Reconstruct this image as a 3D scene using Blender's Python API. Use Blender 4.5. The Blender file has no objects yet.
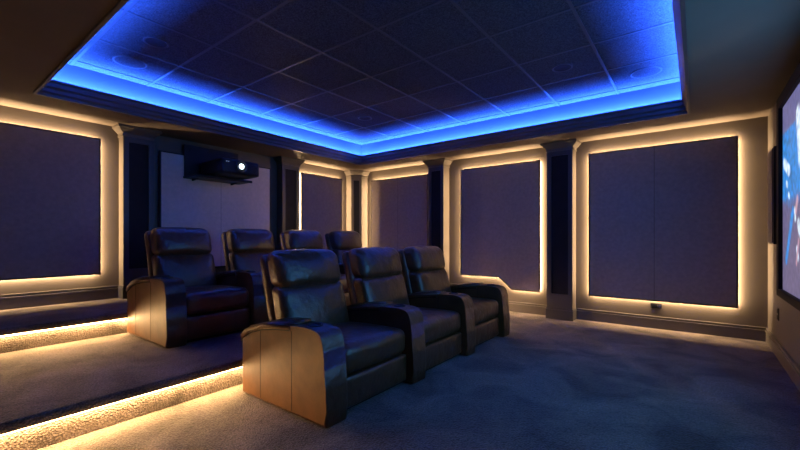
import bpy, bmesh, math, random
from mathutils import Vector
random.seed(7)
scene = bpy.context.scene
C = scene.collection

# ------------------------------------------------------------------ materials
def srgb(r, g, b):
    f = lambda c: (c/255/12.92) if c/255 <= .04045 else ((c/255+.055)/1.055)**2.4
    return (f(r), f(g), f(b), 1)

def nodes_of(name):
    m = bpy.data.materials.new(name); m.use_nodes = True
    nt = m.node_tree
    return m, nt, nt.nodes['Principled BSDF']

def mat(name, col, rough=.6, spec=.4, noise=None, var=.25, bump=None, metal=0., sheen=0., coat=0.):
    """noise = scale of colour variation; bump = list of (scale, strength, distance, kind)"""
    m, nt, p = nodes_of(name)
    N, L = nt.nodes, nt.links
    p.inputs['Roughness'].default_value = rough
    p.inputs['Specular IOR Level'].default_value = spec
    p.inputs['Metallic'].default_value = metal
    p.inputs['Sheen Weight'].default_value = sheen
    p.inputs['Coat Weight'].default_value = coat
    p.inputs['Base Color'].default_value = (*col, 1)
    geo = N.new('ShaderNodeNewGeometry')
    if noise:
        n = N.new('ShaderNodeTexNoise'); n.inputs['Scale'].default_value = noise
        n.inputs['Detail'].default_value = 4
        L.new(geo.outputs['Position'], n.inputs['Vector'])
        r = N.new('ShaderNodeValToRGB')
        r.color_ramp.elements[0].position = .3; r.color_ramp.elements[1].position = .7
        r.color_ramp.elements[0].color = (*[c*(1-var) for c in col], 1)
        r.color_ramp.elements[1].color = (*[c*(1+var) for c in col], 1)
        L.new(n.outputs['Fac'], r.inputs['Fac']); L.new(r.outputs['Color'], p.inputs['Base Color'])
    prev = None
    for scale, strength, dist, kind in (bump or []):
        if kind == 'noise':
            t = N.new('ShaderNodeTexNoise'); t.inputs['Detail'].default_value = 3; out = t.outputs['Fac']
        else:
            t = N.new('ShaderNodeTexVoronoi'); out = t.outputs['Distance']
        t.inputs['Scale'].default_value = scale
        L.new(geo.outputs['Position'], t.inputs['Vector'])
        b = N.new('ShaderNodeBump'); b.inputs['Strength'].default_value = strength; b.inputs['Distance'].default_value = dist
        L.new(out, b.inputs['Height'])
        if prev: L.new(prev.outputs['Normal'], b.inputs['Normal'])
        prev = b
    if prev: L.new(prev.outputs['Normal'], p.inputs['Normal'])
    return m

def emit(name, col, strength):
    m, nt, p = nodes_of(name)
    p.inputs['Base Color'].default_value = (.0, .0, .0, 1)
    p.inputs['Emission Color'].default_value = (*col, 1)
    p.inputs['Emission Strength'].default_value = strength
    return m

STEPC = (1.0, .57, .23)
WARM = (1.0, .64, .32)
M = {}
M['wall'] = mat('wall_paint', (.09, .075, .063), .55, .35, noise=3, var=.06, bump=[(160, .08, .004, 'noise')])
M['dark_paint'] = mat('dark_paint', (.042, .040, .042), .45, .4, noise=5, var=.08)  # wall paint darkened: shade of the unlit pilaster fronts put into the colour
M['inset'] = mat('inset_black', (.008, .008, .010), .6, .15, noise=8, var=.2)
M['soffit'] = mat('soffit_paint', (.13, .105, .085), .7, .25, noise=2, var=.08, bump=[(120, .1, .004, 'noise')])
M['lip'] = mat('cove_moulding', (.06, .055, .06), .4, .4, noise=6, var=.1)
M['base'] = mat('baseboard_paint', (.10, .088, .075), .35, .5, noise=6, var=.08)
M['fabric'] = mat('panel_fabric', (.24, .20, .19), .9, .15, noise=26, var=.10, bump=[(420, .35, .003, 'noise')], sheen=.2)
M['fabric2'] = mat('panel_fabric_light', (.60, .50, .43), .9, .15, noise=26, var=.08, bump=[(420, .35, .003, 'noise')], sheen=.2)
M['panel_edge'] = mat('panel_edge_black', (.008, .008, .01), .5, .3, noise=20, var=.2)
M['leather'] = mat('brown_leather', (.080, .034, .013), .32, .55, noise=14, var=.25,
                   bump=[(8, .5, .03, 'noise'), (26, .35, .008, 'noise'), (170, .22, .003, 'voronoi')], coat=.03)
M['leather_flank'] = mat('brown_leather_flank', (.108, .042, .011), .5, .25, noise=9, var=.22,  # lighter, more orange copy: the step light's glow put into the colour
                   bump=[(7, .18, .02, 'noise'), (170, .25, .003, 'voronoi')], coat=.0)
M['leather_seam'] = mat('leather_seam', (.012, .008, .006), .6, .2, noise=40, var=.2)
M['chair_base'] = mat('chair_base', (.012, .010, .010), .6, .3, noise=12, var=.2)
M['plastic'] = mat('black_plastic', (.006, .006, .007), .45, .25, noise=30, var=.15)
M['screen_frame'] = mat('screen_frame_black', (.003, .003, .004), .7, .15, noise=30, var=.15)
M['tile'] = mat('ceiling_tile', (.058, .058, .066), .95, .04, noise=110, var=.55, bump=[(120, .7, .010, 'noise')])
M['tbar'] = mat('ceiling_grid_metal', (.05, .05, .057), .5, .22, noise=30, var=.1)
M['chrome'] = mat('satin_metal', (.35, .35, .37), .25, .5, metal=1., noise=20, var=.1)
M['cove_wall'] = mat('cove_wall', (.04, .04, .045), .7, .1, noise=4, var=.05)
M['grille'] = mat('speaker_grille', (.06, .06, .065), .6, .3, noise=300, var=.4)
M['led_warm'] = emit('warm_led', WARM, 25)
M['led_step'] = emit('warm_step_led', STEPC, 40)
M['led_blue'] = emit('blue_led', (.02, .09, 1.0), 40)
M['lens_glow'] = emit('projector_lens_glow', (.75, .9, 1.0), 6)
M['indicator'] = emit('small_indicator', (.5, .7, 1.0), .6)

def carpet(name, col, nap):
    m, nt, p = nodes_of(name); N, L = nt.nodes, nt.links
    p.inputs['Roughness'].default_value = .95; p.inputs['Specular IOR Level'].default_value = .1
    p.inputs['Sheen Weight'].default_value = .15
    geo = N.new('ShaderNodeNewGeometry')
    a = N.new('ShaderNodeTexNoise'); a.inputs['Scale'].default_value = 2.2; a.inputs['Detail'].default_value = 5
    a.inputs['Distortion'].default_value = .9
    b = N.new('ShaderNodeTexNoise'); b.inputs['Scale'].default_value = 130; b.inputs['Detail'].default_value = 3
    v = N.new('ShaderNodeTexVoronoi'); v.inputs['Scale'].default_value = 95
    for t in (a, b, v): L.new(geo.outputs['Position'], t.inputs['Vector'])
    m1 = N.new('ShaderNodeMapRange'); m1.inputs['From Min'].default_value = .35; m1.inputs['From Max'].default_value = .65
    m1.inputs['To Min'].default_value = 1-nap; m1.inputs['To Max'].default_value = 1+nap
    m2 = N.new('ShaderNodeMapRange'); m2.inputs['From Min'].default_value = .3; m2.inputs['From Max'].default_value = .7
    m2.inputs['To Min'].default_value = .55; m2.inputs['To Max'].default_value = 1.45
    m3 = N.new('ShaderNodeMapRange'); m3.inputs['From Min'].default_value = 0; m3.inputs['From Max'].default_value = .75
    m3.inputs['To Min'].default_value = 1.2; m3.inputs['To Max'].default_value = .6
    L.new(a.outputs['Fac'], m1.inputs['Value']); L.new(b.outputs['Fac'], m2.inputs['Value']); L.new(v.outputs['Distance'], m3.inputs['Value'])
    x = N.new('ShaderNodeMath'); x.operation = 'MULTIPLY'; L.new(m1.outputs[0], x.inputs[0]); L.new(m2.outputs[0], x.inputs[1])
    y = N.new('ShaderNodeMath'); y.operation = 'MULTIPLY'; L.new(x.outputs[0], y.inputs[0]); L.new(m3.outputs[0], y.inputs[1])
    mix = N.new('ShaderNodeVectorMath'); mix.operation = 'SCALE'; mix.inputs[0].default_value = col
    L.new(y.outputs[0], mix.inputs['Scale']); L.new(mix.outputs[0], p.inputs['Base Color'])
    bp = N.new('ShaderNodeBump'); bp.inputs['Strength'].default_value = .8; bp.inputs['Distance'].default_value = .012
    L.new(v.outputs['Distance'], bp.inputs['Height'])
    b2 = N.new('ShaderNodeBump'); b2.inputs['Strength'].default_value = .6; b2.inputs['Distance'].default_value = .006
    L.new(b.outputs['Fac'], b2.inputs['Height']); L.new(bp.outputs['Normal'], b2.inputs['Normal'])
    L.new(b2.outputs['Normal'], p.inputs['Normal'])
    return m
M['carpet'] = carpet('loop_carpet', (.15, .12, .095), .5)

# ------------------------------------------------------------------ mesh helpers
def bx(bm, x0, x1, y0, y1, z0, z1, mi=0):
    v = [bm.verts.new(p) for p in ((x0,y0,z0),(x1,y0,z0),(x1,y1,z0),(x0,y1,z0),(x0,y0,z1),(x1,y0,z1),(x1,y1,z1),(x0,y1,z1))]
    fs = [bm.faces.new([v[i] for i in q]) for q in ((3,2,1,0),(4,5,6,7),(0,1,5,4),(1,2,6,5),(2,3,7,6),(3,0,4,7))]
    for f in fs: f.material_index = mi
    return fs

def prism(bm, pts, fn, a, b, mi=0):
    """polygon pts (u,w) swept between depth a and b; fn(u,w,d) -> xyz"""
    lo = [bm.verts.new(fn(u, w, a)) for u, w in pts]; hi = [bm.verts.new(fn(u, w, b)) for u, w in pts]
    fs = [bm.faces.new(lo[::-1]), bm.faces.new(hi)]
    n = len(pts)
    for i in range(n):
        j = (i+1) % n
        fs.append(bm.faces.new((lo[i], lo[j], hi[j], hi[i])))
    for f in fs: f.material_index = mi
    return fs

def ring(bm, outer, inner, fn, a, b, mi=0):
    n = len(outer)
    V = [[bm.verts.new(fn(u, w, d)) for u, w in P] for P in (outer, inner) for d in (a, b)]
    oa, ob, ia, ib = V
    for i in range(n):
        j = (i+1) % n
        for q in ((oa[i],oa[j],ob[j],ob[i]), (ia[j],ia[i],ib[i],ib[j]), (ob[i],ob[j],ib[j],ib[i]), (oa[j],oa[i],ia[i],ia[j])):
            bm.faces.new(q).material_index = mi

def inset_poly(pts, d):
    """offset a polygon inward (counter-clockwise input)"""
    n = len(pts); out = []
    for i in range(n):
        p0, p1, p2 = (Vector(pts[k % n]) for k in (i-1, i, i+1))
        e1 = (p1-p0).normalized(); e2 = (p2-p1).normalized()
        n1 = Vector((-e1.y, e1.x)); n2 = Vector((-e2.y, e2.x))
        k = d / (1 + n1.dot(n2))
        q = p1 + (n1+n2)*k
        out.append((q.x, q.y))
    return out

def lathe(bm, prof, fn, seg=32, mi=0):
    """prof: list of (r, h); fn(x, y, h) -> xyz"""
    rows = []
    for r, h in prof:
        rows.append([bm.verts.new(fn(r*math.cos(2*math.pi*k/seg), r*math.sin(2*math.pi*k/seg), h)) for k in range(seg)] if r > 1e-6 else [bm.verts.new(fn(0, 0, h))])
    for a, b in zip(rows, rows[1:]):
        for k in range(seg):
            l = (k+1) % seg
            if len(a) == 1 and len(b) == 1: continue
            if len(a) == 1: f = bm.faces.new((a[0], b[l], b[k]))
            elif len(b) == 1: f = bm.faces.new((a[k], a[l], b[0]))
            else: f = bm.faces.new((a[k], a[l], b[l], b[k]))
            f.material_index = mi

def soft_box(bm, x0, x1, y0, y1, z0, z1, r, bulge=(0,0,0), fn=None, n=14, mi=0):
    """rounded box with swollen faces (upholstery); bulge per axis, fn = last deform"""
    c = Vector(((x0+x1)/2, (y0+y1)/2, (z0+z1)/2)); h = Vector(((x1-x0)/2, (y1-y0)/2, (z1-z0)/2))
    r = min(r, min(h)*.98)
    t = []
    for i in range(n+1):
        s = -1 + 2*i/n
        t.append(math.sin(s*math.pi/2)*.55 + s*.45)
    cache = {}
    def vert(p):
        key = tuple(round(q, 5) for q in p)
        if key in cache: return cache[key]
        P = Vector([p[k]*h[k] for k in range(3)])
        I = Vector([max(-(h[k]-r), min(h[k]-r, P[k])) for k in range(3)])
        D = P - I
        Q = I + D.normalized()*r if D.length > 1e-9 else P
        s = [Q[k]/h[k] for k in range(3)]
        for k in range(3):
            if bulge[k]:
                a, b = s[(k+1) % 3], s[(k+2) % 3]
                Q[k] += s[k]*bulge[k]*max(0, 1-a*a)*max(0, 1-b*b)
        Q = Q + c
        if fn: Q = Vector(fn(*Q))
        v = bm.verts.new(Q); cache[key] = v
        return v
    for ax in range(3):
        for sg in (-1, 1):
            for i in range(n):
                for j in range(n):
                    q = []
                    for a, b in ((i,j),(i+1,j),(i+1,j+1),(i,j+1)):
                        p = [0,0,0]; p[ax] = sg; p[(ax+1)%3] = t[a]; p[(ax+2)%3] = t[b]; q.append(vert(p))
                    if sg < 0: q = q[::-1]
                    try: bm.faces.new(q).material_index = mi
                    except ValueError: pass

def wloc(o):
    v = Vector((0,0,0))
    while o is not None: v = v + o.location; o = o.parent
    return v

def obj(name, bm, mats, parent=None, smooth=False, bevel=0, seg=2, kind=None, loc=None):
    """link a bmesh (world coordinates) as ONE object"""
    if not isinstance(mats, (list, tuple)): mats = [mats]
    bmesh.ops.recalc_face_normals(bm, faces=bm.faces)
    off = wloc(parent) if parent is not None else Vector(loc or (0,0,0))
    bmesh.ops.translate(bm, verts=bm.verts, vec=-off)
    me = bpy.data.meshes.new(name); bm.to_mesh(me); bm.free()
    for m in mats: me.materials.append(m)
    if smooth:
        for p in me.polygons: p.use_smooth = True
    o = bpy.data.objects.new(name, me); C.objects.link(o)
    if parent is not None: o.parent = parent
    elif loc: o.location = loc
    if bevel:
        b = o.modifiers.new('bevel', 'BEVEL'); b.width = bevel; b.segments = seg; b.limit_method = 'ANGLE'; b.angle_limit = math.radians(40)
        b.harden_normals = False
    if kind: o['kind'] = kind
    return o

def tag(o, label, cat, group=None):
    o['label'] = label; o['category'] = cat
    if group: o['group'] = group
    return o

def thing(name, label, cat, loc, group=None):
    o = bpy.data.objects.new(name, None); C.objects.link(o); o.location = loc; o.empty_display_size = .1
    return tag(o, label, cat, group)

def dup(root, loc, label, skip=()):
    def cp(o, par):
        c = o.copy(); C.objects.link(c); c.parent = par
        for ch in o.children: cp(ch, c)
        return c
    r = root.copy(); C.objects.link(r); r.location = loc; r['label'] = label
    for ch in list(root.children): cp(ch, r)
    return r

def strip_lamp(parent, p, q, normal, width, radiance, col):
    """thin rectangular lamp = the LED tape between p and q shining along normal"""
    p, q, nn = Vector(p), Vector(q), Vector(normal).normalized()
    ln = (q-p).length
    l = bpy.data.lights.new('led_tape', 'AREA'); l.shape = 'RECTANGLE'; l.size = ln; l.size_y = width
    l.color = col; l.energy = radiance*math.pi*ln*width
    o = bpy.data.objects.new('led_tape', l); C.objects.link(o)
    x = (q-p).normalized(); z = -nn; z = (z - x*z.dot(x)).normalized(); y = z.cross(x)
    from mathutils import Matrix
    mt = Matrix((x, y, z)).transposed().to_4x4(); mt.translation = (p+q)/2 - wloc(parent)
    o.parent = parent; o.matrix_basis = mt
    return o

NB = lambda: bmesh.new()

# ------------------------------------------------------------------ room dimensions
XB, XS = -5.39, .61          # projector wall, screen wall
YN, YS = -.75, 5.65          # wall behind camera, panel wall
H, HT = 2.40, 2.76           # soffit underside, tile ceiling
Z1, Z2 = .20, .40            # seating platform, rear walkway
R1, R2 = -2.72, -4.30        # riser faces
N1, N2 = -2.665, -4.25       # nosing fronts
TX0, TX1, TY0, TY1 = -4.63, -.10, .80, 4.94   # tray opening

side = lambda u, w, d: (u, YS-d, w)
back = lambda u, w, d: (XB+d, u, w)

# ------------------------------------------------------------------ shell
bm = NB(); bx(bm, XB-.1, XS+.1, YN-.1, YS+.1, -.12, 0); obj('floor', bm, M['carpet'], kind='structure')
bm = NB(); bx(bm, XB-.1, XB, YN, YS, 0, HT+.1); obj('wall_left', bm, M['wall'], kind='structure')
bm = NB(); bx(bm, XB-.1, XS+.1, YS, YS+.1, 0, HT+.1); obj('wall_back', bm, M['wall'], kind='structure')
bm = NB(); bx(bm, XS, XS+.1, YN, YS, 0, HT+.1); obj('wall_right', bm, M['wall'], kind='structure')
bm = NB(); bx(bm, XB-.1, XS+.1, YN-.1, YN, 0, HT+.1); obj('wall_front', bm, M['wall'], kind='structure')

# carpeted platform and rear walkway, each with an overhanging rounded nosing
def platform(name, xnose, xface, xrear, z0, z1):
    bm = NB()
    r = .022; pts = [(xrear, z0), (xface, z0), (xface, z1-.055)]
    pts += [(xnose-.012, z1-.055)]
    for k in range(7):
        a = -math.pi/2 + math.pi*k/6
        pts.append((xnose - r*.9 + r*math.cos(a)*.9, z1-.0275+.0275*math.sin(a)))
    pts += [(xrear, z1)]
    prism(bm, pts, lambda u, w, d: (u, d, w), YN, YS)
    return obj(name, bm, M['carpet'], kind='structure')
platform('seating_platform', N1, R1, XB, 0, Z1)
platform('rear_walkway_platform', N2, R2, XB, Z1, Z2)

# ceiling: tile field + grid, soffit ring, cove
cx0, cx1, cy0, cy1 = TX0-.115, TX1+.115, TY0-.115, TY1+.115
bm = NB(); bx(bm, cx0-.05, cx1+.05, cy0-.05, cy1+.05, HT, HT+.05)
ceil = obj('ceiling', bm, M['tile'], kind='structure')
bm = NB()
P = .65; gx0, gy0 = -.705, 4.92
k = 0
xs = [gx0-P*i for i in range(7)]; ys = [gy0-P*i for i in range(7)]
for x in xs: bx(bm, x-.011, x+.011, cy0, cy1, HT-.006, HT)
for y in ys: bx(bm, cx0, cx1, y-.011, y+.011, HT-.0055, HT)
obj('ceiling_grid', bm, M['tbar'], ceil)
def rect(x0, x1, y0, y1): return [(x0,y0),(x1,y0),(x1,y1),(x0,y1)]
flat = lambda u, w, d: (u, w, d)
bm = NB(); ring(bm, rect(XB, XS, YN, YS), rect(TX0-.04, TX1+.04, TY0-.04, TY1+.04), flat, H, 2.475)
obj('soffit', bm, M['soffit'], ceil)
bm = NB(); ring(bm, rect(cx0-.04, cx1+.04, cy0-.04, cy1+.04), rect(cx0, cx1, cy0, cy1), flat, 2.475, HT)
obj('cove_wall', bm, M['cove_wall'], ceil)
# lip moulding round the tray: stepped profile, one mitred loop
bm = NB()
prof = [(.055, 2.385), (.032, 2.385), (.032, 2.410), (.016, 2.425), (.016, 2.455), (.000, 2.472), (.000, 2.508), (-.014, 2.520), (-.014, 2.535), (-.003, 2.535), (.040, 2.478), (.055, 2.478)]
cornerfn = lambda o: rect(TX0-o, TX1+o, TY0-o, TY1+o)
rows = [[bm.verts.new((x, y, z)) for x, y in cornerfn(o)] for o, z in prof]
for a, b in zip(rows, rows[1:]+rows[:1]):
    for i in range(4):
        j = (i+1) % 4
        bm.faces.new((a[i], a[j], b[j], b[i]))
lip = obj('trim_1', bm, M['lip'], kind='structure')
# LED tape lying on the cove shelf behind the lip
bm = NB()
ring(bm, cornerfn(.074), cornerfn(.060), flat, 2.497, 2.505)
obj('light_strip', bm, M['led_blue'], lip)
cv = cornerfn(.067)
for i in range(4):
    a, b = cv[i], cv[(i+1) % 4]
    l = math.hypot(b[0]-a[0], b[1]-a[1]); ou = ((b[1]-a[1])/l, -(b[0]-a[0])/l)
    strip_lamp(lip, (*a, 2.506), (*b, 2.506), (ou[0]*.4, ou[1]*.4, 1), .012, 6400, (.02, .10, 1.0))

# ------------------------------------------------------------------ pilasters
trim_no = [1]
def pilaster(fn, u0, u1, zf, p=.17):
    trim_no[0] += 1
    bm = NB()
    b = .055
    zt = 2.315
    # core with raised border strips round a recessed field
    prism(bm, rect(u0, u1, zf, zt), fn, 0, p-.022)
    prism(bm, rect(u0, u0+b, zf+.34, zt), fn, p-.022, p); prism(bm, rect(u1-b, u1, zf+.34, zt), fn, p-.022, p)
    prism(bm, rect(u0+b, u1-b, 2.22, zt), fn, p-.022, p)
    prism(bm, rect(u0, u1, zf, zf+.34), fn, p-.022, p)
    o = obj('trim_%d' % trim_no[0], bm, M['dark_paint'], kind='structure')
    bm = NB(); prism(bm, rect(u0+b, u1-b, zf+.34, 2.22), fn, p-.022, p-.016); obj('inset_panel', bm, M['inset'], o)
    # capital: flared bell and abacus
    bm = NB()
    def lvl(e, z): return [bm.verts.new(fn(u, z, d)) for u, d in ((u0-e, 0), (u1+e, 0), (u1+e, p+e), (u0-e, p+e))]
    seq = [lvl(0.0, zt-.035), lvl(.012, zt-.035), lvl(.012, zt-.012), lvl(.004, zt-.012), lvl(.008, zt), lvl(.058, zt+.055), lvl(.066, zt+.06), lvl(.066, H-.002)]
    for a, c in zip(seq, seq[1:]):
        for i in range(4):
            j = (i+1) % 4; bm.faces.new((a[i], a[j], c[j], c[i]))
    bm.faces.new(seq[0][::-1]); bm.faces.new(seq[-1])
    obj('capital', bm, M['wall'], o)
    bm = NB()
    prism(bm, rect(u0-.012, u1+.012, zf, zf+.13), fn, 0, p+.014)
    prism(bm, rect(u0-.007, u1+.007, zf+.13, zf+.15), fn, 0, p+.008)
    obj('plinth', bm, M['dark_paint'], o, bevel=.004)
    bm = NB()   # side faces keep the wall colour; the fronts have their shade painted in
    for a, c in ((u0-.001, u0), (u1, u1+.001)): prism(bm, rect(a, c, zf+.15, zt-.035), fn, .002, p-.001)
    obj('side_return', bm, M['wall'], o)
    return o
pilaster(side, -1.63, -1.30, 0, .19)
pilaster(side, -3.58, -3.285, Z1, .19)
pilaster(back, 1.60, 1.915, Z2, .15)
pilaster(back, 3.76, 4.09, Z2, .15)

# diagonal corner pilaster
trim_no[0] += 1
def corner_pts(e):
    return [(XB, 5.33-e), (XB+.13+e*.4, 5.33-e), (-5.13+e, YS-.17-e*.4), (-5.13+e, YS), (XB, YS)]
bm = NB()
prism(bm, corner_pts(0), flat, Z2, 2.315)
co = obj('trim_%d' % trim_no[0], bm, M['wall'], kind='structure')
bm = NB()
lv = [[bm.verts.new((x, y, z)) for x, y in corner_pts(e)] for e, z in ((0.0, 2.28), (.012, 2.28), (.012, 2.30), (.006, 2.315), (.055, 2.37), (.062, 2.375), (.062, H-.002))]
for a, c in zip(lv, lv[1:]):
    for i in range(5):
        j = (i+1) % 5; bm.faces.new((a[i], a[j], c[j], c[i]))
bm.faces.new(lv[0][::-1]); bm.faces.new(lv[-1])
obj('capital', bm, M['wall'], co)
bm = NB()
A = Vector((XB+.13, 5.33)); B = Vector((-5.13, YS-.17)); t = (B-A).normalized(); n = Vector((t.y, -t.x))
diag = lambda u, w, d: (*(A + t*u + n*d), w)
LN = (B-A).length
prism(bm, rect(.045, LN-.045, Z2+.34, 2.21), diag, 0, .004)
obj('inset_panel', bm, M['inset'], co)
bm = NB(); prism(bm, corner_pts(.012), flat, Z2, Z2+.14); obj('plinth', bm, M['dark_paint'], co)

# ------------------------------------------------------------------ baseboards
def board_profile(bm, fn, u0, u1, z):
    for (a, b, d) in ((z, z+.105, .020), (z+.105, z+.118, .026), (z+.118, z+.134, .014), (z+.134, z+.146, .020)):
        prism(bm, rect(u0, u1, a, b), fn, 0, d)
bm = NB()
board_profile(bm, side, -1.288, XS, 0)
def poly_board(bm):
    for lo, hi, d in ((0, .105, .020), (.105, .118, .026), (.118, .134, .014), (.134, .146, .020)):
        z = lambda s, off: s+off
        pts = [(-3.273, Z1+lo if lo else Z1), (-2.64, Z1+lo), (-2.33, lo), (-1.642, lo), (-1.642, hi), (-2.29, hi), (-2.60, Z1+hi), (-3.273, Z1+hi)]
        prism(bm, pts, side, 0, d)
poly_board(bm)
board_profile(bm, side, -5.11, R2, Z2); board_profile(bm, side, R2, -3.592, Z1)
obj('baseboard_back', bm, M['base'], kind='structure', bevel=.002)
bm = NB()
for a, b in ((YN, 1.588), (1.927, 3.748), (4.102, 5.31)): board_profile(bm, back, a, b, Z2)
obj('baseboard_left', bm, M['base'], kind='structure', bevel=.002)
bm = NB(); board_profile(bm, lambda u, w, d: (XS-d, u, w), YN, YS-.027, 0)
obj('baseboard_right', bm, M['base'], kind='structure', bevel=.002)

# ------------------------------------------------------------------ wall panels with back lighting
PANEL_L, STEP_L = 520, 540
def wall_panel(label, fn, pts, seams=(), lit=True, fab='fabric', group='backlit fabric wall panels'):
    cu = sum(p[0] for p in pts)/len(pts); zb = min(p[1] for p in pts)
    o = thing('acoustic_panel', label, 'wall panel', fn(cu, zb, 0), group)
    bm = NB(); prism(bm, inset_poly(pts, .010), fn, .043, .062)
    lo, hi = zb+.012, max(p[1] for p in pts)-.012
    for s, zl in seams: prism(bm, rect(s-.002, s+.002, zl, hi), fn, .0615, .0623, 1)
    obj('fabric', bm, [M[fab], M['panel_edge']], o)
    bm = NB(); ring(bm, pts, inset_poly(pts, .016), fn, .041, .064)
    obj('frame', bm, M['panel_edge'], o)
    bm = NB(); prism(bm, inset_poly(pts, .05), fn, .0, .043)
    obj('mounting_board', bm, M['panel_edge'], o)
    if lit:
        bm = NB(); ring(bm, inset_poly(pts, .021), inset_poly(pts, .034), fn, .010, .020)
        obj('light_strip', bm, M['led_warm'], o)
        P = inset_poly(pts, .020)
        for i in range(len(P)):
            (a, b), (c, e) = P[i], P[(i+1) % len(P)]
            l = math.hypot(c-a, e-b); ou, ow = (e-b)/l, -(c-a)/l      # outward in the wall plane
            n0 = Vector(fn(ou, ow, -.35)) - Vector(fn(0, 0, 0))
            strip_lamp(o, fn(a, b, .014), fn(c, e, .014), n0, .010, PANEL_L, WARM)
    return o
wall_panel('large plain square backlit panel above the outlet, nearest the screen', side, rect(-1.13, .37, .335, 2.22), [(-.40, .35)])
wall_panel('backlit fabric panel with a notched stepped bottom edge between two pilasters', side,
           [(-3.04, .50), (-2.385, .50), (-2.176, .325), (-1.764, .325), (-1.764, 2.214), (-3.04, 2.214)], [])
wall_panel('brownish backlit panel right of the room corner, half hidden by recliners', side, rect(-4.985, -3.67, .69, 2.207), [(-4.33, .70)])
wall_panel('backlit panel at far left of the photo above the upper step', back, rect(-.15, 1.41, .69, 2.222), [])
wall_panel('narrow backlit panel left of the room corner behind the raised row', back, rect(4.205, 5.155, .69, 2.222), [])
wall_panel('unlit grey fabric panel on the back wall behind the projector', back, rect(2.015, 3.60, .69, 2.20), [(2.80, .70)], lit=False, fab='fabric2', group=None)

# step lights
def step_strip(label, xf, z1):
    bm = NB(); bx(bm, xf+.004, xf+.016, YN+.02, YS-.04, z1-.070, z1-.058)
    o = tag(obj('light_strip', bm, M['led_step'], loc=(xf, 2.4, z1-.064)), label, 'strip light', 'warm strip lights under the steps')
    strip_lamp(o, (xf+.011, YN+.02, z1-.072), (xf+.011, YS-.04, z1-.072), (.75, 0, -1), .012, STEP_L, STEPC)
step_strip('warm strip light glowing under the lower carpeted step edge, behind the front row', R1, Z1)
step_strip('warm strip light glowing under the upper carpeted step edge, behind the raised row', R2, Z2)

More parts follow.
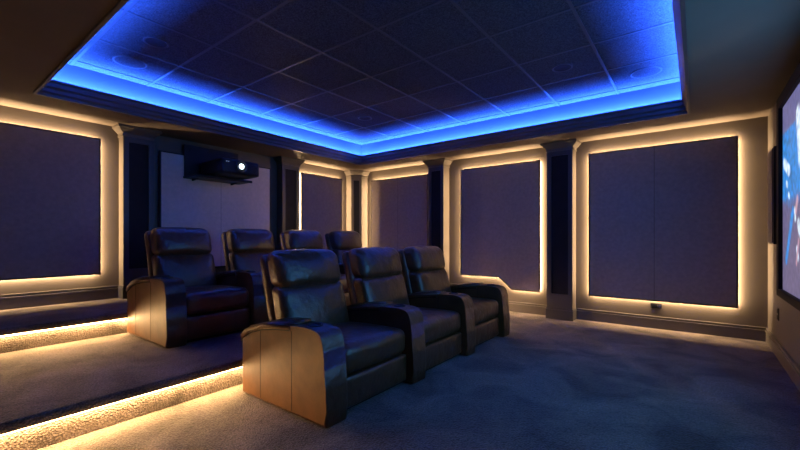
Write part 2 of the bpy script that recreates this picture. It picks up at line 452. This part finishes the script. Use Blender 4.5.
# ------------------------------------------------------------------ recliners
def make_recliner(label, group, xf, y0, z0, seat_w, arm_w, last=False):
    """front of the arms at xf, row runs along +Y; arm on the low-Y side"""
    pitch = seat_w + arm_w
    root = thing('recliner', label, 'recliner', (xf-.41, y0+pitch/2, z0), group)
    L = M['leather']
    def add_arm(ya):
        yb = ya+arm_w
        prof = [(.028, .012), (.030, .10), (.026, .22), (.016, .33), (.009, .42), (-.001, .48), (-.022, .528), (-.062, .553), (-.15, .562),
                (-.30, .555), (-.45, .540), (-.60, .515), (-.72, .480), (-.825, .430), (-.85, .39), (-.85, .012)]
        bm = NB()
        pf_ = []
        for i in range(3, 10):       # smooth the curved front with a spline
            a, b, c, d = prof[max(i-1, 0)], prof[i], prof[i+1], prof[i+2]
            for q in range(5):
                t = q/5
                pf_.append(tuple(.5*(2*b[k]+(c[k]-a[k])*t+(2*a[k]-5*b[k]+4*c[k]-d[k])*t*t+(3*b[k]-a[k]-3*c[k]+d[k])*t**3) for k in (0, 1)))
        prof = prof[:3] + pf_ + prof[10:]
        prism(bm, [(xf+x, z0+z) for x, z in prof], lambda u, w, d: (u, d, w), ya, yb)
        cap = [f for f in bm.faces if len(f.verts) > 6]
        ed = list({e for f in cap for e in f.edges})
        bmesh.ops.bevel(bm, geom=ed, offset=.018, segments=4, profile=.6, affect='EDGES')
        # upholstery seams on the flank
        for sx in (-.62, -.285):
            h = .50 if sx < -.5 else .545
            for yy in (ya-.0012, yb-.0008):
                bx(bm, xf+sx-.002, xf+sx+.002, yy, yy+.002, z0+.03, z0+h-.02, 1)
        bm.faces.ensure_lookup_table()
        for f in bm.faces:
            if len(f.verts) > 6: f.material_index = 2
        arm = obj('arm', bm, [L, M['leather_seam'], M['leather_flank']], root, smooth=False)
        for p in arm.data.polygons:
            p.use_smooth = len(p.vertices) <= 6 and p.material_index == 0
        # hinged storage lid over the rear half
        bm = NB()
        top = [(-.30, .574), (-.45, .562), (-.60, .538), (-.72, .504), (-.825, .457), (-.858, .422)]
        low = [(-.858, .386), (-.825, .412), (-.72, .462), (-.60, .496), (-.45, .520), (-.30, .534)]
        prism(bm, [(xf+x, z0+z) for x, z in top+low], lambda u, w, d: (u, d, w), ya-.007, yb+(.003 if not last else .007))
        bmesh.ops.bevel(bm, geom=list({e for f in bm.faces if len(f.verts) > 6 for e in f.edges}), offset=.009, segments=3, affect='EDGES')
        bx(bm, xf-.304, xf-.300, ya-.004, yb+.002, z0+.520, z0+.556)
        lid = obj('arm_pad', bm, L, arm, smooth=True)
        bm = NB()
        prism(bm, [(xf+x, z0+z-.004) for x, z in low] + [(xf+x, z0+z-.011) for x, z in low[::-1]], lambda u, w, d: (u, d, w), ya-.0035, yb+.0015)
        obj('seam', bm, M['leather_seam'], lid)  # dark strip painting in the shadow gap below the lid
        # cup holder at the front of the arm
        yc = (ya+yb)/2
        bm = NB(); lathe(bm, [(.036, .5555), (.037, .566), (.041, .569), (.046, .567), (.048, .556)], lambda x, y, h: (xf-.165+x, yc+y, z0+h), 28)
        cup = obj('cup_holder', bm, M['plastic'], arm, smooth=True)
        bm = NB(); lathe(bm, [(0, .5635), (.0375, .5635)], lambda x, y, h: (xf-.165+x, yc+y, z0+h), 28)
        obj('cup_well', bm, M['chair_base'], cup)
    add_arm(y0)
    ya, yb = y0+arm_w+.005, y0+pitch-.013
    tilt = lambda x, y, z: (x-(z-z0-.4)*.27, y, z)
    # base box and front footrest
    bm = NB(); bx(bm, xf-.74, xf-.07, ya+.01, yb-.01, z0, z0+.235); obj('base', bm, M['chair_base'], root, bevel=.01)
    bm = NB(); soft_box(bm, xf-.085, xf-.018, ya, yb, z0+.035, z0+.232, .018, (.008, 0, 0), n=10); obj('footrest', bm, L, root, smooth=True)
    # seat cushion, rolled over the front
    def droop(x, y, z):
        k = (x-(xf-.66))/.64
        return (x, y, z + (.022*k if z > z0+.33 else 0) )
    bm = NB(); soft_box(bm, xf-.66, xf-.012, ya, yb, z0+.236, z0+.405, .058, (.012, 0, .028), droop, n=16)
    obj('seat_cushion', bm, L, root, smooth=True)
    # backrest shell, lower cushion, headrest
    bm = NB(); soft_box(bm, xf-.80, xf-.70, ya+.002, yb-.002, z0+.16, z0+.975, .048, (.014, 0, 0), tilt, n=14)
    sh = obj('backrest', bm, L, root, smooth=True)
    bm = NB(); soft_box(bm, xf-.735, xf-.575, ya+.016, yb-.016, z0+.36, z0+.748, .055, (.030, 0, .004), tilt, n=16)
    obj('back_cushion', bm, L, sh, smooth=True)
    bm = NB(); soft_box(bm, xf-.755, xf-.56, ya+.022, yb-.022, z0+.722, z0+1.0, .075, (.034, 0, .012), tilt, n=16)
    obj('headrest', bm, L, sh, smooth=True)
    if last: add_arm(y0+pitch)
    return root, pitch

FG, BG = 'leather recliners in the front row', 'leather recliners in the raised back row'
f0, pf = make_recliner('near left-end brown leather recliner of the front row, flank lit by the step light', FG, -1.70, 1.49, 0, .685, .172)
dup(f0, f0.location + Vector((0, pf, 0)), 'middle recliner of the three in the front row on the floor')
make_recliner('right-end recliner of the front row, closest to the notched wall panel', FG, -1.70, 1.49+2*pf, 0, .685, .172, last=True)
b0, pb = make_recliner('left-end recliner of the raised back row, flank lit by the upper step light', BG, -3.393, 1.32, Z1, .617, .16)
dup(b0, b0.location + Vector((0, pb, 0)), 'second recliner from the left in the raised back row, under the projector')
dup(b0, b0.location + Vector((0, 2*pb, 0)), 'third recliner from the left in the raised back row, right of the projector')
make_recliner('right-end recliner of the raised back row, nearest the room corner', BG, -3.393, 1.32+3*pb, Z1, .617, .16, last=True)

# ------------------------------------------------------------------ projector on its wall shelf
bd = thing('wall_mount_board', 'black board on the grey panel directly behind the projector', 'mounting board', (XB+.063, 2.675, 1.915))  # black sheet filling the dark area beside the projector
bm = NB(); bx(bm, XB+.063, XB+.078, 2.30, 3.05, 1.915, 2.33); obj('board', bm, M['plastic'], bd, bevel=.002)
bm = NB()
for y in (2.36, 2.99):
    for z in (1.97, 2.27): lathe(bm, [(0, XB+.080), (.008, XB+.0795), (.010, XB+.077)], lambda a, b, h: (h, y+a, z+b), 12)
obj('screw_heads', bm, M['chrome'], bd)
sh = thing('projector_shelf', 'thin black shelf on the back wall carrying the projector', 'shelf', (XB+.062, 2.635, 1.885))
bm = NB(); bx(bm, XB+.062, -4.98, 2.29, 3.07, 1.885, 1.910); obj('shelf_board', bm, M['plastic'], sh, bevel=.003)
bm = NB(); bx(bm, -4.995, -4.978, 2.29, 3.07, 1.876, 1.9095); obj('front_edge', bm, M['plastic'], sh, bevel=.003)
for y in (2.40, 2.94):
    bm = NB(); prism(bm, [(XB+.062, 1.885), (XB+.062, 1.862), (XB+.075, 1.862), (XB+.22, 1.878), (XB+.22, 1.885)], lambda u, w, d: (u, d, w), y, y+.018); obj('bracket', bm, M['plastic'], sh)
pj = thing('projector', 'black projector with a bright round lens, above the raised row', 'projector', (-5.0, 2.745, 1.910))
bm = NB(); soft_box(bm, -5.28, -4.70, 2.48, 3.01, 1.922, 2.115, .03, (.006, 0, .008), n=10); body = obj('body', bm, M['plastic'], pj, smooth=True)
for x in (-5.2, -5.02):
    for y in (2.55, 2.94):
        bm = NB(); lathe(bm, [(0, 1.910), (.018, 1.910), (.02, 1.926), (0, 1.926)], lambda a, b, h: (x+a, y+b, h), 16); obj('foot', bm, M['chair_base'], pj)
lf = lambda a, b, h: (h, 2.735+a, 2.030+b)
bm = NB(); lathe(bm, [(.075, -4.705), (.075, -4.675), (.066, -4.668), (.058, -4.675), (.055, -4.695)], lf, 32); lr = obj('lens_ring', bm, M['tbar'], pj, smooth=True)
bm = NB(); lathe(bm, [(.034, -4.682), (.045, -4.686), (.056, -4.694)], lf, 32); obj('lens', bm, M['plastic'], lr, smooth=True)
bm = NB(); lathe(bm, [(0, -4.672), (.018, -4.674), (.034, -4.682)], lf, 32); obj('lens_core', bm, M['lens_glow'], lr, smooth=True)
bm = NB()
for k in range(6): bx(bm, -4.7015, -4.692, 2.86+.0, 2.97, 1.965+k*.02, 1.973+k*.02)
obj('vent', bm, M['chair_base'], pj)
bm = NB()
for y in (2.535, 2.56): bx(bm, -4.702, -4.692, y, y+.012, 2.07, 2.076)
obj('indicator_light', bm, M['indicator'], pj)

# ------------------------------------------------------------------ screen on the right wall
sc_ = thing('projection_screen', 'large black-framed screen showing a blue picture on the right wall', 'screen', (XS, 3.15, .62))
scr = lambda u, w, d: (XS-d, u, w)
SY0, SY1, SZ0, SZ1 = 1.81, 4.49, .675, 2.184
bm = NB(); ring(bm, rect(SY0-.10, SY1+.10, SZ0-.062, SZ1+.092), rect(SY0, SY1, SZ0, SZ1), scr, .0, .062); obj('frame', bm, M['screen_frame'], sc_, bevel=.004)
import mathutils.noise as mn
def sm(a, b, x):
    t = max(0, min(1, (x-a)/(b-a))); return t*t*(3-2*t)
def lerp(a, b, t): return [p+(q-p)*t for p, q in zip(a, b)]
def seg_d(p, a, b):
    ax, ay = a; bx_, by = b; px, py = p
    dx, dy = bx_-ax, by-ay; t = max(0, min(1, ((px-ax)*dx+(py-ay)*dy)/(dx*dx+dy*dy)))
    return math.hypot(px-ax-t*dx, py-ay-t*dy)
LAV, BLU, MAU, WHT, DEEP, PNK = (srgb(*c)[:3] for c in ((92, 92, 138), (38, 132, 214), (98, 90, 122), (225, 242, 255), (18, 40, 90), (190, 150, 165)))
def picture(y, z):
    """abstract: a blue glowing mass over a lavender ground"""
    u = SY1 - y; v = z
    n = mn.noise(Vector((u*7, v*7, 1.3))); n2 = mn.noise(Vector((u*22, v*22, 4.1)))
    col = lerp(LAV, MAU, sm(1.9, 1.0, v))
    edge = 1.955 - .3*max(0, u-.9)
    k = sm(edge+.015, edge-.015, v) * sm(1.34, 1.46, v + .08*n)
    col = lerp(col, BLU, k*(.85+.3*n2))
    col = lerp(col, DEEP, k*sm(.2, .7, n)*.5)
    for a, b, w in (((.42, 1.30), (.165, .93), .055), ((.37, 1.27), (.33, 1.20), .04), ((.95, 1.6), (1.5, .9), .10), ((1.9, 1.7), (1.6, .8), .08)):
        col = lerp(col, BLU, sm(w, w*.5, seg_d((u, v), a, b)))
    for a, b, w in (((.07, 1.71), (.27, 1.625), .06), ((.17, 1.535), (.20, 1.52), .035), ((.26, 1.44), (.28, 1.42), .03), ((.60, 1.98), (.68, 1.66), .09),
                    ((.49, 1.31), (.51, 1.24), .035), ((.57, 1.02), (.60, .96), .04), ((.62, 1.20), (.68, 1.14), .06), ((1.35, 1.9), (1.5, 1.5), .16)):
        col = lerp(col, WHT, sm(w, w*.45, seg_d((u, v), a, b)) * (.8+.4*n2))
    for a, b, w in (((.58, 1.38), (.53, 1.30), .045), ((.62, 1.08), (.55, .92), .03), ((.9, 1.3), (1.1, 1.1), .08)):
        col = lerp(col, PNK, sm(w, w*.4, seg_d((u, v), a, b)))
    far = sm(.75, 1.2, u)  # added boost: unseen part made brighter and bluer to tint the carpet
    col = lerp(col, (.015, .23, .56), .7*far); far = 1 + 4.2*far
    return [max(0, c*(1+.35*n2)*far) for c in col]
nu, nv = 268, 150
bm = NB(); lay = bm.verts.layers.float_color.new('Col')
g = []
for i in range(nu+1):
    row = []
    for j in range(nv+1):
        y = SY0+(SY1-SY0)*i/nu; z = SZ0+(SZ1-SZ0)*j/nv
        v = bm.verts.new((XS-.035, y, z)); v[lay] = (*picture(y, z), 1); row.append(v)
    g.append(row)
for i in range(nu):
    for j in range(nv): bm.faces.new((g[i][j], g[i][j+1], g[i+1][j+1], g[i+1][j]))
m, nt, p = nodes_of('screen_picture')
at = nt.nodes.new('ShaderNodeVertexColor'); at.layer_name = 'Col'
nt.links.new(at.outputs['Color'], p.inputs['Emission Color']); p.inputs['Emission Strength'].default_value = 1.15
p.inputs['Base Color'].default_value = (.02, .02, .02, 1)
obj('picture', bm, m, sc_)

# slim wall speaker beside the screen
ws = thing('wall_speaker', 'slim black wall speaker between the screen and the room corner', 'speaker', (XS, 4.96, 1.04))
bm = NB(); bx(bm, XS-.055, XS, 4.80, 5.115, 1.045, 1.93); obj('cabinet', bm, M['plastic'], ws, bevel=.008)
bm = NB(); bx(bm, XS-.062, XS-.056, 4.815, 5.10, 1.06, 1.915); obj('grille', bm, M['grille'], ws, bevel=.003)

# outlets
def outlet(label, fn, u, z, w, h):
    o = thing('wall_outlet', label, 'outlet', fn(u, z-h/2, 0))
    bm = NB(); prism(bm, rect(u-w/2, u+w/2, z-h/2, z+h/2), fn, 0, .008); obj('cover_plate', bm, M['plastic'], o, bevel=.003)
    k = -1
    for du, dz in (((-.25*w, 0), (.25*w, 0)) if w > h else ((0, -.25*h), (0, .25*h))):
        k += 2
        a = min(w, h)*.28
        bm = NB(); prism(bm, rect(u+du-a, u+du+a, z+dz-a, z+dz+a), fn, .008, .011); s = obj('socket', bm, M['inset'] if k < 2 or w < h else M['chrome'], o, bevel=.002)
outlet('small black wall outlet under the large panel above the baseboard', side, -.385, .275, .115, .062)
outlet('small dark outlet on the right wall below the slim speaker', lambda u, w, d: (XS-d, u, w), 4.98, .395, .075, .115)

# ------------------------------------------------------------------ ceiling fixtures
def can_light(label, x, y):
    o = thing('recessed_light', label, 'ceiling light', (x, y, HT), 'recessed lights in the tile ceiling')
    f = lambda a, b, h: (x+a, y+b, HT-h)
    bm = NB(); lathe(bm, [(.095, 0), (.095, .005), (.090, .008), (.082, .006), (.066, -.0)], f, 36); obj('trim_ring', bm, M['tbar'], o, smooth=True)
    bm = NB(); lathe(bm, [(0, .0012), (.078, .0045)], f, 36); obj('baffle', bm, M['inset'], o)
can_light('recessed ceiling light at left, in the blue glow near the back wall', -3.63, 1.345)
can_light('recessed ceiling light nearest the room corner', -3.63, 3.945)
can_light('recessed ceiling light at right, nearest the screen wall', -1.03, 3.945)
def disc_speaker(label, x, y):
    o = thing('ceiling_speaker', label, 'speaker', (x, y, HT), 'round ceiling speakers')
    f = lambda a, b, h: (x+a, y+b, HT-h)
    bm = NB(); lathe(bm, [(.135, 0), (.135, .006), (.128, .009), (.120, .006)], f, 40); obj('rim', bm, M['tbar'], o, smooth=True)
    bm = NB(); lathe(bm, [(0, .008), (.08, .0075), (.121, .005)], f, 40); obj('grille', bm, M['tile'], o, smooth=True)
disc_speaker('round ceiling speaker in the blue glow at the right end of the tray', -.395, 4.56)
disc_speaker('round ceiling speaker in the blue glow at the left end of the tray', -4.23, 1.345)

# ------------------------------------------------------------------ camera
cam = bpy.data.cameras.new('camera'); co_ = bpy.data.objects.new('camera', cam); C.objects.link(co_)
F, CX, CY = 386.44, 400.0, 238.15
cam.sensor_width = 36; cam.sensor_fit = 'HORIZONTAL'; cam.lens = F/800*36
cam.shift_x = -(CX-400)/800; cam.shift_y = (CY-225)/800
cam.clip_start = .02
co_.location = (0, 0, 1.1)
co_.rotation_euler = (math.pi/2, 0, math.radians(37.43))
scene.camera = co_

w = bpy.data.worlds.new('world'); scene.world = w; w.use_nodes = True
w.node_tree.nodes['Background'].inputs['Color'].default_value = (.02, .03, .05, 1)
w.node_tree.nodes['Background'].inputs['Strength'].default_value = .3
scene.view_settings.view_transform = 'Standard'
scene.view_settings.look = 'None'
scene.view_settings.exposure = 0
scene.view_settings.gamma = 1.06
scene.cycles.use_denoising = True
scene.cycles.max_bounces = 10
scene.cycles.diffuse_bounces = 6
scene.cycles.sample_clamp_indirect = 0
scene.cycles.caustics_reflective = False
scene.cycles.caustics_refractive = False
